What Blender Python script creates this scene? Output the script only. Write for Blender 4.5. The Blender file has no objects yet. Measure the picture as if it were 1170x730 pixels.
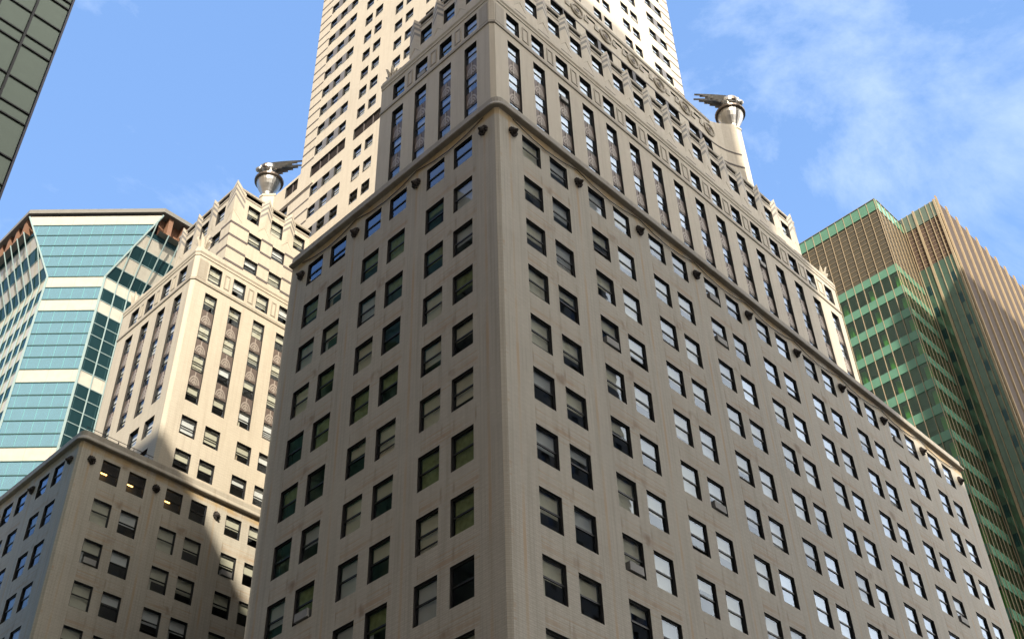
import bpy, math, random
from mathutils import Vector as V, Matrix
random.seed(7)
scn = bpy.context.scene
COL = scn.collection
ZG = 64.4            # height of the sixteenth-floor window heads above the pavement; all heights below are given from there

# ------------------------------------------------------------------ camera
RT = V((0.7, -0.7134, -0.0342)); UP = V((-0.4612, -0.4892, 0.7402)); FW = V((0.5453, 0.5114, 0.6638))
def rot_axes(yaw, pitch, roll):
    cy, sy, cp, sp = math.cos(yaw), math.sin(yaw), math.cos(pitch), math.sin(pitch)
    f = V((cy*cp, sy*cp, sp)); r = V((sy, -cy, 0)); u = r.cross(f)
    cr, sr = math.cos(roll), math.sin(roll)
    return r*cr + u*sr, u*cr - r*sr, f
RT, UP, FW = rot_axes(0.7530, 0.7260, -0.0342)
CAMP = V((-36.3976, -34.8465, -62.7818 + ZG))
cam = bpy.data.cameras.new('camera'); cam.lens = 36*1376.37/1170; cam.sensor_width = 36
cam.clip_start = 0.1; cam.clip_end = 6000
camo = bpy.data.objects.new('camera', cam); COL.objects.link(camo)
m = Matrix((RT, UP, -FW)).transposed().to_4x4(); m.translation = CAMP
camo.matrix_world = m
scn.camera = camo

# ------------------------------------------------------------------ sky and sun
SUN = V((-0.8, -1.0, 0.944)).normalized()
world = bpy.data.worlds.new('World'); scn.world = world; world.use_nodes = True
nt = world.node_tree; nt.nodes.clear()
sky = nt.nodes.new('ShaderNodeTexSky'); sky.sky_type = 'NISHITA'; sky.sun_disc = False
sky.sun_elevation = math.asin(SUN.z); sky.sun_rotation = math.atan2(SUN.x, SUN.y)
sky.air_density = 1.25; sky.dust_density = 1.2; sky.ozone_density = 1.6
bg = nt.nodes.new('ShaderNodeBackground'); bg.inputs[1].default_value = 0.115
wo = nt.nodes.new('ShaderNodeOutputWorld')
tc = nt.nodes.new('ShaderNodeTexCoord')
mp = nt.nodes.new('ShaderNodeMapping'); mp.inputs['Scale'].default_value = (1.3, 1.7, 1.5); mp.inputs['Rotation'].default_value = (0.3, 0.5, 0.9); mp.inputs['Location'].default_value = (.7, .2, .1)
cn = nt.nodes.new('ShaderNodeTexNoise'); cn.inputs['Scale'].default_value = 2.2; cn.inputs['Detail'].default_value = 12; cn.inputs['Roughness'].default_value = 0.64; cn.inputs['Distortion'].default_value = 0.45
cr = nt.nodes.new('ShaderNodeValToRGB'); cr.color_ramp.elements[0].position = 0.50; cr.color_ramp.elements[1].position = 0.80
cr.color_ramp.elements[0].color = (0, 0, 0, 1); cr.color_ramp.elements[1].color = (.52, .52, .52, 1)
mx = nt.nodes.new('ShaderNodeMix'); mx.data_type = 'RGBA'
mx.inputs[7].default_value = (4.6, 5.0, 5.5, 1)
nt.links.new(tc.outputs['Generated'], mp.inputs[0]); nt.links.new(mp.outputs[0], cn.inputs['Vector'])
nt.links.new(cn.outputs[0], cr.inputs[0]); nt.links.new(cr.outputs[0], mx.inputs[0])
hz = nt.nodes.new('ShaderNodeMix'); hz.data_type = 'RGBA'; hz.inputs[0].default_value = .42; hz.inputs[7].default_value = (0.75, 1.65, 3.7, 1)   # bright thin haze
nt.links.new(sky.outputs[0], hz.inputs[6]); nt.links.new(hz.outputs[2], mx.inputs[6])
# bright cloud-like glow added to the unseen sky behind the viewer, filling shaded faces
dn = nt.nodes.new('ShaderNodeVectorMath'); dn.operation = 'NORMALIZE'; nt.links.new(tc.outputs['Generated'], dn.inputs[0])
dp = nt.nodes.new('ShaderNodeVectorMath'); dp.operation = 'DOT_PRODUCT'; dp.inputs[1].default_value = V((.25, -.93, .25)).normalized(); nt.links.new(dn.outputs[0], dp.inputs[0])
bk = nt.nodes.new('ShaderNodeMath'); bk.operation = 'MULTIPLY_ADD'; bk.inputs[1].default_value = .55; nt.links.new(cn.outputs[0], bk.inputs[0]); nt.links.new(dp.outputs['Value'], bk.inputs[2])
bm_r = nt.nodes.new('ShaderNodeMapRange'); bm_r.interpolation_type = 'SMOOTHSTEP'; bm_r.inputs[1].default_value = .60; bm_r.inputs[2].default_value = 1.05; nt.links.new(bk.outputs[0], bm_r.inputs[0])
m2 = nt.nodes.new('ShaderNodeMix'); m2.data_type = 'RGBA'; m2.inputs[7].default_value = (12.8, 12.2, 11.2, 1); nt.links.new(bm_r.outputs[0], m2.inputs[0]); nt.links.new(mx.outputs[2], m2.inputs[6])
dp2 = nt.nodes.new('ShaderNodeVectorMath'); dp2.operation = 'DOT_PRODUCT'; dp2.inputs[1].default_value = V((-.93, -.10, .35)).normalized(); nt.links.new(dn.outputs[0], dp2.inputs[0])  # weaker warm glow added in the unseen western sky for the left faces
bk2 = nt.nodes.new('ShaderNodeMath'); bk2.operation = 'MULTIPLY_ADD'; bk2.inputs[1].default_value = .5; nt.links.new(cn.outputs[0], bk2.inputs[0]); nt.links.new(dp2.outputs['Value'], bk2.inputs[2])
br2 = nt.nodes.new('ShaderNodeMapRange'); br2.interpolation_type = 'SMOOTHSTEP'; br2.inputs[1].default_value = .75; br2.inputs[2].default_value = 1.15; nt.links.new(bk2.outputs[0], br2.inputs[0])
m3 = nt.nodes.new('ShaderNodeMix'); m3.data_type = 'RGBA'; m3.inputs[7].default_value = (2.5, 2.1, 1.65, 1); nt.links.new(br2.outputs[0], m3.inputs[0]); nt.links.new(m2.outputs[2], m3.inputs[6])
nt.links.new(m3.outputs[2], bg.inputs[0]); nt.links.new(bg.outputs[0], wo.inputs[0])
sl = bpy.data.lights.new('sun', 'SUN'); sl.energy = 2.7; sl.angle = math.radians(0.53); sl.color = (1.0, 0.91, 0.76)
so = bpy.data.objects.new('sun', sl); COL.objects.link(so)
so.rotation_euler = (-SUN).to_track_quat('-Z', 'Y').to_euler()
scn.view_settings.view_transform = 'Standard'; scn.view_settings.look = 'None'
scn.view_settings.exposure = 1.5; scn.view_settings.gamma = 1; scn.view_settings.use_curve_mapping = False
scn.cycles.max_bounces = 7; scn.cycles.transparent_max_bounces = 12

# ------------------------------------------------------------------ materials
def hexlin(c): return tuple(c) + (1,)
class NT:
    def __init__(s, name):
        s.m = bpy.data.materials.new(name); s.m.use_nodes = True; s.t = s.m.node_tree
        s.b = s.t.nodes['Principled BSDF']; s.out = s.t.nodes['Material Output']
    def n(s, kind, **kw):
        x = s.t.nodes.new('ShaderNode'+kind)
        for k, v in kw.items(): setattr(x, k, v)
        return x
    def link(s, a, b): s.t.links.new(a, b)
    def put(s, v, sock):
        if hasattr(v, 'node'): s.link(v, sock)
        else: sock.default_value = v
    def math(s, op, a, b=0.0, c=0.0):
        x = s.n('Math', operation=op); s.put(a, x.inputs[0]); s.put(b, x.inputs[1]); s.put(c, x.inputs[2]); return x.outputs[0]
    def uv(s):
        x = s.n('UVMap'); sp = s.n('SeparateXYZ'); s.link(x.outputs[0], sp.inputs[0]); return x.outputs[0], sp.outputs[0], sp.outputs[1]
    def noise(s, vec, scale, sx=1, sy=1, detail=4, rough=.55):
        mpn = s.n('Mapping'); mpn.inputs['Scale'].default_value = (sx, sy, 1); s.link(vec, mpn.inputs[0])
        x = s.n('TexNoise'); x.inputs['Scale'].default_value = scale; x.inputs['Detail'].default_value = detail; x.inputs['Roughness'].default_value = rough
        s.link(mpn.outputs[0], x.inputs['Vector']); return x.outputs[0]
    def band(s, v, lo, hi, soft=.04):      # 1 inside lo..hi
        a = s.n('MapRange', interpolation_type='SMOOTHSTEP'); s.put(v, a.inputs[0]); a.inputs[1].default_value = lo-soft; a.inputs[2].default_value = lo+soft
        b = s.n('MapRange', interpolation_type='SMOOTHSTEP'); s.put(v, b.inputs[0]); b.inputs[1].default_value = hi-soft; b.inputs[2].default_value = hi+soft
        b.inputs[3].default_value = 1; b.inputs[4].default_value = 0
        return s.math('MULTIPLY', a.outputs[0], b.outputs[0])
    def ramp(s, v, lo, hi, a=0., b=1.):
        x = s.n('MapRange'); s.put(v, x.inputs[0]); x.inputs[1].default_value = lo; x.inputs[2].default_value = hi; x.inputs[3].default_value = a; x.inputs[4].default_value = b; return x.outputs[0]
    def mix(s, f, a, b, mode='MIX'):
        x = s.n('Mix', data_type='RGBA', blend_type=mode); s.put(f, x.inputs[0])
        for v, k in ((a, 6), (b, 7)):
            if hasattr(v, 'node'): s.link(v, x.inputs[k])
            else: x.inputs[k].default_value = hexlin(v)
        return x.outputs[2]
    def col(s, c): s.put(c if hasattr(c, 'node') else hexlin(c), s.b.inputs['Base Color'])
    def set(s, rough=.6, metal=0, spec=.5):
        s.b.inputs['Roughness'].default_value = rough; s.b.inputs['Metallic'].default_value = metal; s.b.inputs['Specular IOR Level'].default_value = spec
    def bump(s, h, strength=.3, dist=.02):
        x = s.n('Bump'); x.inputs['Strength'].default_value = strength; x.inputs['Distance'].default_value = dist; s.link(h, x.inputs['Height']); s.link(x.outputs[0], s.b.inputs['Normal'])

def stone(name, base, pattern=0.0, stain=1.0, tint=(.46, .32, .19)):
    """pale glazed brick: courses, weathering streaks; pattern>0 adds the decorative brick ribs of the sixteen-storey base (pitch = pattern)"""
    k = NT(name); vec, u, v = k.uv()
    c = k.mix(k.ramp(k.noise(vec, .35, 1, 1, 5), .3, .7, 0, .55*stain), base, tuple(x*.80 for x in base))
    streak = k.noise(vec, 1.0, 2.2, .10, 6, .6)
    c = k.mix(k.ramp(streak, .47, .72, 0, .62*stain), c, tuple(x*y for x, y in zip(base, (.60, .55, .50))))
    bt = k.n('TexBrick'); k.link(vec, bt.inputs['Vector']); bt.inputs['Scale'].default_value = 1.0; bt.inputs['Brick Width'].default_value = .40; bt.inputs['Row Height'].default_value = .125
    bt.inputs['Mortar Size'].default_value = .022; bt.inputs['Mortar Smooth'].default_value = .3; bt.inputs['Bias'].default_value = -.1
    bt.inputs['Color1'].default_value = (1,1,1,1); bt.inputs['Color2'].default_value = (.80,.78,.75,1); bt.inputs['Mortar'].default_value = (.58,.55,.52,1)
    c = k.mix(.48, c, bt.outputs['Color'], 'MULTIPLY')
    c = k.mix(k.ramp(k.noise(vec, .11, 1, .7, 3), .35, .65, 0, .22), c, tuple(x*y for x, y in zip(base, (1.12, 1.08, 1.0))))
    fine = k.noise(vec, 7.0, 1.0, 3.0, 3, .7)
    c = k.mix(k.ramp(fine, .3, .7, 0, .34), c, tuple(x*.72 for x in base))
    course = k.math('FRACT', k.math('DIVIDE', v, .30)); cl = k.band(course, 0, .16, .06)
    c = k.mix(k.math('MULTIPLY', cl, .24), c, tuple(x*.55 for x in base))
    if pattern:
        f = k.math('FLOORED_MODULO', u, pattern)
        rows = k.math('FLOORED_MODULO', v, 3.991)
        # ribs of tinted brick running up the piers, one lighter lane either side
        for (a, b, w, cc) in ((4.72, 4.80, .55, tuple(x*.66 for x in base)), (5.02, 5.07, .5, tuple(x*.62 for x in base)), (5.28, 5.50, .55, tint), (5.72, 5.77, .5, tuple(x*.62 for x in base)), (6.02, 6.10, .5, tuple(x*.66 for x in base))):
            msk = k.math('MULTIPLY', k.band(f, a, b, .03), k.ramp(k.noise(vec, .6, 1, .35), .38, .62, .08, 1))
            c = k.mix(k.math('MULTIPLY', msk, w*1.25), c, cc)
        # spandrel courses between the rows of windows
        for (a, b, w) in ((.20, .28, .55), (.62, .72, .4), (.80, 1.08, .5), (1.16, 1.24, .4), (1.44, 1.52, .55)):
            msk = k.math('MULTIPLY', k.math('MULTIPLY', k.band(rows, a, b, .04), k.band(f, -.2, 4.62, .1)), k.ramp(k.noise(vec, .8, .5, 1), .35, .65, .1, 1))
            c = k.mix(k.math('MULTIPLY', msk, w*1.4), c, tuple(x*y for x, y in zip(base, (.74, .56, .42))))
        # rain stains between the two windows of each pair
        msk = k.math('MULTIPLY', k.math('MULTIPLY', k.band(rows, .45, 1.25, .2), k.band(f, 1.80, 2.62, .25)), k.ramp(k.noise(vec, .55, 1.5, .8), .5, .64, 0, 1))
        c = k.mix(k.math('MULTIPLY', msk, .9), c, tuple(x*y for x, y in zip(base, (.48, .38, .30))))
        edge = None          # dirty runs below the ends of the sills
        for e_ in (.04, 1.72, 2.71, 4.40):
            b_ = k.band(f, e_-.07, e_+.07, .06); edge = b_ if edge is None else k.math('MAXIMUM', edge, b_)
        msk = k.math('MULTIPLY', k.math('MULTIPLY', k.band(rows, .75, 1.66, .35), edge), k.ramp(k.noise(vec, .9, 2.0, .5), .42, .66, 0, 1))
        c = k.mix(k.math('MULTIPLY', msk, .75), c, tuple(x*y for x, y in zip(base, (.46, .39, .32))))
        msk = k.math('MULTIPLY', k.band(v, 64.75, 65.45, .2), k.ramp(k.noise(vec, .7, 1, .5), .36, .56, 0, 1))
        c = k.mix(k.math('MULTIPLY', msk, .72), c, tuple(x*y for x, y in zip(base, (.80, .58, .28))))
    k.col(c); k.set(.62, 0, .35); k.bump(fine, .25, .01)
    return k.m

def flat(name, c, rough=.6, metal=0, spec=.4, vary=.25, scale=1.5):
    k = NT(name); t = k.n('TexCoord'); n = k.noise(t.outputs['Object'], scale)
    k.col(k.mix(k.ramp(n, .3, .7, 0, vary), c, tuple(x*.55 for x in c))); k.set(rough, metal, spec); return k.m

def glass(name, tint, lo=.06, gain=1.2, wob=.05, wscale=.7, refl=(1, 1, 1)):
    k = NT(name); k.t.nodes.remove(k.b)
    t = k.n('TexCoord'); n = k.noise(t.outputs['Object'], wscale, 1, 1, 2)
    bp = k.n('Bump'); bp.inputs['Strength'].default_value = wob; bp.inputs['Distance'].default_value = .3; k.link(n, bp.inputs['Height'])
    ge = k.n('NewGeometry'); dt = k.n('VectorMath', operation='DOT_PRODUCT'); k.link(ge.outputs['Normal'], dt.inputs[0]); k.link(ge.outputs['Incoming'], dt.inputs[1])
    sch = k.math('POWER', k.math('SUBTRACT', 1.0, k.math('ABSOLUTE', dt.outputs['Value'])), 5.0)     # same from either side, so daylight gets in
    f = k.math('MINIMUM', k.math('ADD', k.math('MULTIPLY', k.math('MULTIPLY_ADD', sch, .96, .04), gain), lo), 1.0)
    tr = k.n('BsdfTransparent'); tr.inputs[0].default_value = hexlin(tint)
    gl = k.n('BsdfGlossy'); gl.inputs['Roughness'].default_value = .015; gl.inputs['Color'].default_value = hexlin(refl); k.link(bp.outputs[0], gl.inputs['Normal'])
    ms = k.n('MixShader'); k.link(f, ms.inputs[0]); k.link(tr.outputs[0], ms.inputs[1]); k.link(gl.outputs[0], ms.inputs[2]); k.link(ms.outputs[0], k.out.inputs[0])
    return k.m

def coated(name, base, refl, fac, wob=.008, wscale=.35, panel=None, line=(.03, .05, .05), lw=.05):
    """opaque coated curtain-wall glass; panel=(w,h) draws the thin joints between the panes"""
    k = NT(name); k.t.nodes.remove(k.b); vec, u, v = k.uv()
    n = k.noise(vec, wscale, 1, 1, 2)
    bp = k.n('Bump'); bp.inputs['Strength'].default_value = wob; bp.inputs['Distance'].default_value = .3; k.link(n, bp.inputs['Height'])
    df = k.n('BsdfDiffuse'); gl = k.n('BsdfGlossy'); gl.inputs['Roughness'].default_value = .03; gl.inputs['Color'].default_value = hexlin(refl)
    k.link(bp.outputs[0], gl.inputs['Normal'])
    c = k.mix(k.ramp(k.noise(vec, .8, 1, 1, 3), .3, .7, 0, .3), base, tuple(x*.6 for x in base)); k.link(c, df.inputs[0])
    fr = k.n('Fresnel'); fr.inputs[0].default_value = 1.5
    f = k.math('MINIMUM', k.math('ADD', fr.outputs[0], fac), 1.0)
    if panel:
        cell = None
        msk = None
        for co, w in ((u, panel[0]), (v, panel[1])):
            if not w: continue
            fm = k.math('FLOORED_MODULO', co, w); b = k.band(fm, -1, lw, .01)
            msk = b if msk is None else k.math('MAXIMUM', msk, b)
        f = k.math('MULTIPLY', f, k.math('SUBTRACT', 1.0, k.math('MULTIPLY', msk, .9)))
        c2 = k.mix(msk, c, line); k.link(c2, df.inputs[0])
    ms = k.n('MixShader'); k.link(f, ms.inputs[0]); k.link(df.outputs[0], ms.inputs[1]); k.link(gl.outputs[0], ms.inputs[2]); k.link(ms.outputs[0], k.out.inputs[0])
    return k.m

def emit(name, c, s):
    k = NT(name); k.b.inputs['Emission Color'].default_value = hexlin(c); k.b.inputs['Emission Strength'].default_value = s; k.col(c); return k.m

CREAM = (.60, .54, .44)
M = dict(
 base=stone('brick_base', (.55, .508, .425), 6.6, 1.0),
 brick=stone('brick_white', CREAM, 0, .75),
 tower=stone('brick_tower', (.66, .59, .48), 0, .6),
 trim=stone('stone_trim', (.43, .385, .315), 0, 1.2),
 chev=stone('chevron_grey', (.26, .245, .23), 0, .8),
 cornice=stone('cornice_stone', (.44, .40, .33), 0, 1.5),
 band=flat('dark_brick', (.12, .10, .095), .8),
 greyband=flat('grey_brick', (.17, .165, .175), .75),
 frame=flat('window_frame_black', (.012, .012, .013), .45),
 aircon=flat('aircon_grey', (.30,.29,.27), .6),
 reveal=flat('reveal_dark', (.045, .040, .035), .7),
 pane=glass('window_glass', (.93, .95, .95), .055, .8, .008, .7, (.72, .84, 1.0)),
 sky_pane=glass('window_glass_clear', (.90, .93, .95), .12, 1.0, .010, .7, (.66, .80, 1.0)),
 blind=flat('blind_beige', (.58, .55, .43), .8, 0, .2, .35, .8),
 blind2=flat('blind_grey', (.48, .49, .48), .8, 0, .2, .35, .8),
 blind3=flat('blind_white', (.70, .70, .68), .8, 0, .2, .2, .8),
 blind4=flat('blind_green_reflection', (.24, .28, .12), .8, 0, .2, .95, 2.6),  # mottled green reflections of the left windows, painted as blind colour
 tan=flat('board_tan', (.36, .29, .20), .8),
 room=flat('room_dark', (.085, .08, .07), .9),
 metal=flat('spandrel_metal', (.15, .115, .10), .5, .2, .4, .4, 2.5),
 relief=flat('spandrel_relief', (.36, .31, .27), .5, .2),
 lion=flat('lion_stone', (.06, .05, .045), .8, 0, .3, .5, 6),
 steel=flat('stainless_steel', (.46, .44, .41), .34, 1.0, .5, .3, 1.2),
 steeld=flat('steel_rim', (.16, .13, .11), .4, .8, .5, .3, 1.2),
 roof=flat('roof_grey', (.12, .12, .12), .9),
 lampm=emit('lamp_tube', (1.0, .55, .15), 2.2),
)

# ------------------------------------------------------------------ mesh builder
class MB:
    def __init__(s): s.v = []; s.f = []; s.mi = []; s.uv = []; s.mats = []
    def mat(s, mname):
        if mname not in s.mats: s.mats.append(mname)
        return s.mats.index(mname)
    def poly(s, pts, mat, uvs=None):
        i = len(s.v); s.v += [tuple(p) for p in pts]; s.f.append(tuple(range(i, i+len(pts)))); s.mi.append(s.mat(mat))
        if uvs is None:
            p0 = V(pts[0]); n = (V(pts[1])-p0).cross(V(pts[-1])-p0)
            if abs(n.z) > .9*n.length: uvs = [(p[0], p[1]) for p in pts]
            elif abs(n.x) > abs(n.y): uvs = [(p[1], p[2]) for p in pts]
            else: uvs = [(p[0], p[2]) for p in pts]
        s.uv.append(list(uvs))
    def box(s, a, b, mat, skip=''):
        x0, y0, z0 = a; x1, y1, z1 = b
        P = [(x0,y0,z0),(x1,y0,z0),(x1,y1,z0),(x0,y1,z0),(x0,y0,z1),(x1,y0,z1),(x1,y1,z1),(x0,y1,z1)]
        for nm, q in (('b',(0,3,2,1)),('t',(4,5,6,7)),('s',(0,1,5,4)),('e',(1,2,6,5)),('n',(2,3,7,6)),('w',(3,0,4,7))):
            if nm not in skip: s.poly([P[i] for i in q], mat)
    def ext(s, poly, z0, z1, mat, cap=True, capmat=None):   # vertical prism, poly counter-clockwise
        n = len(poly); d = 0
        for i in range(n):
            a, b = poly[i], poly[(i+1) % n]; L = math.dist(a, b)
            s.poly([(a[0],a[1],z0),(b[0],b[1],z0),(b[0],b[1],z1),(a[0],a[1],z1)], mat, [(d,z0),(d+L,z0),(d+L,z1),(d,z1)]); d += L
        if cap:
            s.poly([(x,y,z1) for x,y in poly], capmat or mat); s.poly([(x,y,z0) for x,y in reversed(poly)], capmat or mat)
    def loft(s, rings, mat, closed=True, cap=True, smooth=False):
        n = len(rings[0])
        for r0, r1 in zip(rings, rings[1:]):
            for i in range(n if closed else n-1):
                j = (i+1) % n; s.poly([r0[i], r0[j], r1[j], r1[i]], mat)
        if cap: s.poly(list(reversed(rings[0])), mat); s.poly(rings[-1], mat)
    def build(s, name, parent=None, smooth=False, weld=False):
        me = bpy.data.meshes.new(name); off = V((0,0,0))
        r = parent
        while r is not None: off += r.location; r = r.parent
        me.from_pydata([(x-off.x, y-off.y, z-off.z) for x,y,z in s.v], [], s.f)
        for mn in s.mats: me.materials.append(M[mn])
        me.polygons.foreach_set('material_index', s.mi)
        ul = me.uv_layers.new(name='UVMap'); flatuv = [c for f in s.uv for p in f for c in p]; ul.data.foreach_set('uv', flatuv)
        if weld:
            import bmesh
            bm = bmesh.new(); bm.from_mesh(me); bmesh.ops.remove_doubles(bm, verts=bm.verts, dist=.001); bmesh.ops.recalc_face_normals(bm, faces=bm.faces); bm.to_mesh(me); bm.free()
        if smooth: me.polygons.foreach_set('use_smooth', [True]*len(me.polygons))
        me.update()
        o = bpy.data.objects.new(name, me); COL.objects.link(o)
        if parent: o.parent = parent
        return o
def thing(name, label, cat, loc, group=None):
    o = bpy.data.objects.new(name, None); COL.objects.link(o); o.location = loc
    o['label'] = label; o['category'] = cat
    if group: o['group'] = group
    return o

class Face:
    """a vertical facade plane: origin (x,y) at its left end, U along it, N outward"""
    def __init__(s, o, u, n): s.o = V((o[0], o[1], 0)); s.u = V((u[0], u[1], 0)); s.n = V((n[0], n[1], 0))
    def p(s, u, z, off=0): q = s.o + s.u*u - s.n*off; return (q.x, q.y, z)
    def quad(s, mb, u0, u1, z0, z1, off, mat, uoff=0):
        pts = [s.p(u0,z0,off), s.p(u1,z0,off), s.p(u1,z1,off), s.p(u0,z1,off)]; uv = [(u0+uoff,z0),(u1+uoff,z0),(u1+uoff,z1),(u0+uoff,z1)]
        mb.poly(pts, mat, uv)
    def box(s, mb, u0, u1, z0, z1, o0, o1, mat):      # o0 outermost (smaller), o1 innermost
        c = [s.p(u,z,o) for o in (o0,o1) for (u,z) in ((u0,z0),(u1,z0),(u1,z1),(u0,z1))]
        for q in ((0,1,2,3),(5,4,7,6),(4,0,3,7),(1,5,6,2),(3,2,6,7),(4,5,1,0)): mb.poly([c[i] for i in q], mat)
    def wall(s, mb, u0, u1, z0, z1, ops, depth, mat, uoff=0, revmat=None):
        ops = [o for o in ops if o[0] >= u0-1e-6 and o[1] <= u1+1e-6 and o[2] >= z0-1e-6 and o[3] <= z1+1e-6]
        us = sorted({round(x,4) for o in ops for x in o[:2]} | {u0, u1}); zs = sorted({round(x,4) for o in ops for x in o[2:4]} | {z0, z1})
        import bisect
        hole = set()
        for o in ops:
            i0 = us.index(round(o[0],4)); i1 = us.index(round(o[1],4)); j0 = zs.index(round(o[2],4)); j1 = zs.index(round(o[3],4))
            for i in range(i0,i1):
                for j in range(j0,j1): hole.add((i,j))
        for j in range(len(zs)-1):
            i = 0
            while i < len(us)-1:
                if (i,j) in hole: i += 1; continue
                k = i
                while k < len(us)-1 and (k,j) not in hole: k += 1
                s.quad(mb, us[i], us[k], zs[j], zs[j+1], 0, mat, uoff); i = k
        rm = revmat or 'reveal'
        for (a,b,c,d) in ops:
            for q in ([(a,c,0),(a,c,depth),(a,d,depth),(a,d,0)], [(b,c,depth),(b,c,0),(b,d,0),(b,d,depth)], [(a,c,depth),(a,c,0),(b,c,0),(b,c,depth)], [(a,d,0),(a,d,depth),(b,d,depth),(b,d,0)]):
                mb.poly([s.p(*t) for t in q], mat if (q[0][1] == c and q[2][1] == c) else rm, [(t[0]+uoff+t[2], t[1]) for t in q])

def project(P):
    d = V(P)-CAMP; z = d.dot(FW)
    return (512 + 1204.6*d.dot(RT)/z, 319 - 1204.6*d.dot(UP)/z, z)

WINS = []          # every sash window of the brick tower; sorted by size in the picture afterwards
def sash(face, u0, u1, z0, z1, d, blind=('blind', .5), pane='pane', lamp=False):
    if z0 > Z(2) and face.u.x > .5 and face.o.y < 20: pane = 'sky_pane'
    if z0 > Z(2) and face.u.y < -.5 and face.o.y < 30: pane = 'sky_pane'
    WINS.append((face, u0, u1, z0, z1, d, blind, pane, lamp))
def win_size(w):
    f, u0, u1, z0, z1, d = w[:6]
    q = [project(f.p(u,z,d)) for u,z in ((u0,z0),(u1,z0),(u1,z1),(u0,z1))]
    if min(t[2] for t in q) < 1: return 0
    cx = sum(t[0] for t in q)/4; cy = sum(t[1] for t in q)/4
    if not (-15 < cx < 1039 and -15 < cy < 653): return 0
    return abs(sum(q[i][0]*q[(i+1)%4][1]-q[(i+1)%4][0]*q[i][1] for i in range(4)))/2
def win_geo(w, fr, pa, bl):
    f, u0, u1, z0, z1, d, (bm_, bf), pane, lamp = w
    zm = (z0+z1)/2; t = .075
    rv = random.random(); openby = random.choice([.15,.3,.5]) if rv < .14 else 0     # some lower sashes are pushed up
    if rv > .955: f.box(fr, u0+.3, u1-.3, z0+.1, z0+.62, d-.32, d+.05, 'aircon')
    f.box(fr, u0, u0+t, z0, z1, d-.10, d, 'frame'); f.box(fr, u1-t, u1, z0, z1, d-.10, d, 'frame')
    f.box(fr, u0+t, u1-t, z1-.10, z1, d-.10, d, 'frame'); f.box(fr, u0+t, u1-t, z0, z0+.08, d-.10, d, 'frame')
    f.box(fr, u0+t, u1-t, zm-.055, zm+.055, d-.085, d-.01, 'frame')
    e = [random.uniform(-.006, .006) for _ in range(4)]
    f_ = f
    if openby: f.box(fr, u0+t, u1-t, z0+.08+openby, z0+.16+openby, d-.03, d+.02, 'frame')
    for (a, b, o, ee) in ((zm+.055, z1-.10, d-.055, e[0]), (z0+.08+openby, zm-.055, d-.025, e[1])):
        pts = [f.p(u0+t,a,o+ee), f.p(u1-t,a,o-ee), f.p(u1-t,b,o-ee), f.p(u0+t,b,o+ee)]
        pa.poly(pts, pane, [(u0,a),(u1,a),(u1,b),(u0,b)])
    if bf > 0:
        zb = z1-.1-(z1-z0-.18)*min(1, max(.12, bf+random.uniform(-.09,.09))) if bf < 1 else z0+.08
        if random.random() < .12 and bf < 1: f.quad(bl, u0+t, u0+t+random.uniform(.2,.45), z0+.08, z1-.1, d+.14, random.choice(['blind','blind2','tan']))
        f.quad(bl, u0+t, u1-t, zb, z1-.1, d+.10, bm_)
    if lamp:
        f.box(bl, u0+.35, u1-.55, z1-.55, z1-.47, d+1.0, d+1.1, 'lampm')

# ================================================================== ground
def structure(name, mb): o = mb.build(name); o['kind'] = 'structure'; return o
M['asphalt'] = flat('asphalt', (.05, .05, .052), .9, 0, .3, .3, .4)
M['paving'] = flat('pavement', (.30, .29, .27), .9, 0, .3, .3, .6)
M['earth'] = flat('city_ground', (.10, .10, .10), .9, 0, .3, .3, .05)
M['paint'] = flat('road_paint', (.75, .75, .72), .7)
g = MB(); g.poly([(-3000,-3000,0),(3000,-3000,0),(3000,3000,0),(-3000,3000,0)], 'earth'); structure('ground', g)
g = MB(); g.poly([(-20,-300,.004),(-5,-300,.004),(-5,400,.004),(-20,400,.004)], 'asphalt')
g.poly([(-300,-55,.008),(300,-55,.008),(300,-5,.008),(-300,-5,.008)], 'asphalt')
for y in range(-40, -20, 6): g.poly([(-4.8,y,.016),(2,y,.016),(2,y+1.2,.016),(-4.8,y+1.2,.016)], 'paint')
structure('road', g)
g = MB(); g.box((-5,-5,.001),(-.3,400,.14), 'paving'); g.box((-.3,-5,.001),(66,-.3,.14), 'paving'); g.box((-55,-54,.001),(-20,-55-5,.14), 'paving'); g.box((-60,-5,.001),(-20.5,20,.14),'paving'); structure('pavement', g)

# ================================================================== the white-brick tower
T = thing('stepped_skyscraper', 'tall stepped white brick tower with steel winged ornaments, rising behind its sixteen storey corner block', 'skyscraper', (0,0,0))
Z = lambda z: z+ZG
P, GR, WD, BR = 6.6, 2.679, 1.754, 2.376
XE, YN = 62.0, 21.84                 # east end, north end of the near block
YC, YE = 51.85, 73.7                 # court face and far end of the wing
HEADS = [(0, 2.132)] + [(-4.03-3.991*(r-1), 2.306) for r in range(1, 13)]

def blindpick(kind):
    r = random.random()
    if kind == 'left':
        return (random.choice(['blind4','blind4','blind','blind2']), random.choice([.5,.5,.55,1,1,.75,.3,0]))
    if kind == 'near':
        return (random.choice(['blind','blind','blind2']), random.choice([.5,.5,.5,.55,.6,1,.85,.3]))
    if kind == 'far':
        return (random.choice(['blind3','blind2','blind3']), random.choice([1,1,1,.6,.5]))
    if kind == 'court':
        return (random.choice(['blind','blind3','blind']), random.choice([.5,.5,.6,.75,1,.4]))
    return (random.choice(['blind2','blind']), random.choice([.5,0,.4,.7,1]))

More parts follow.
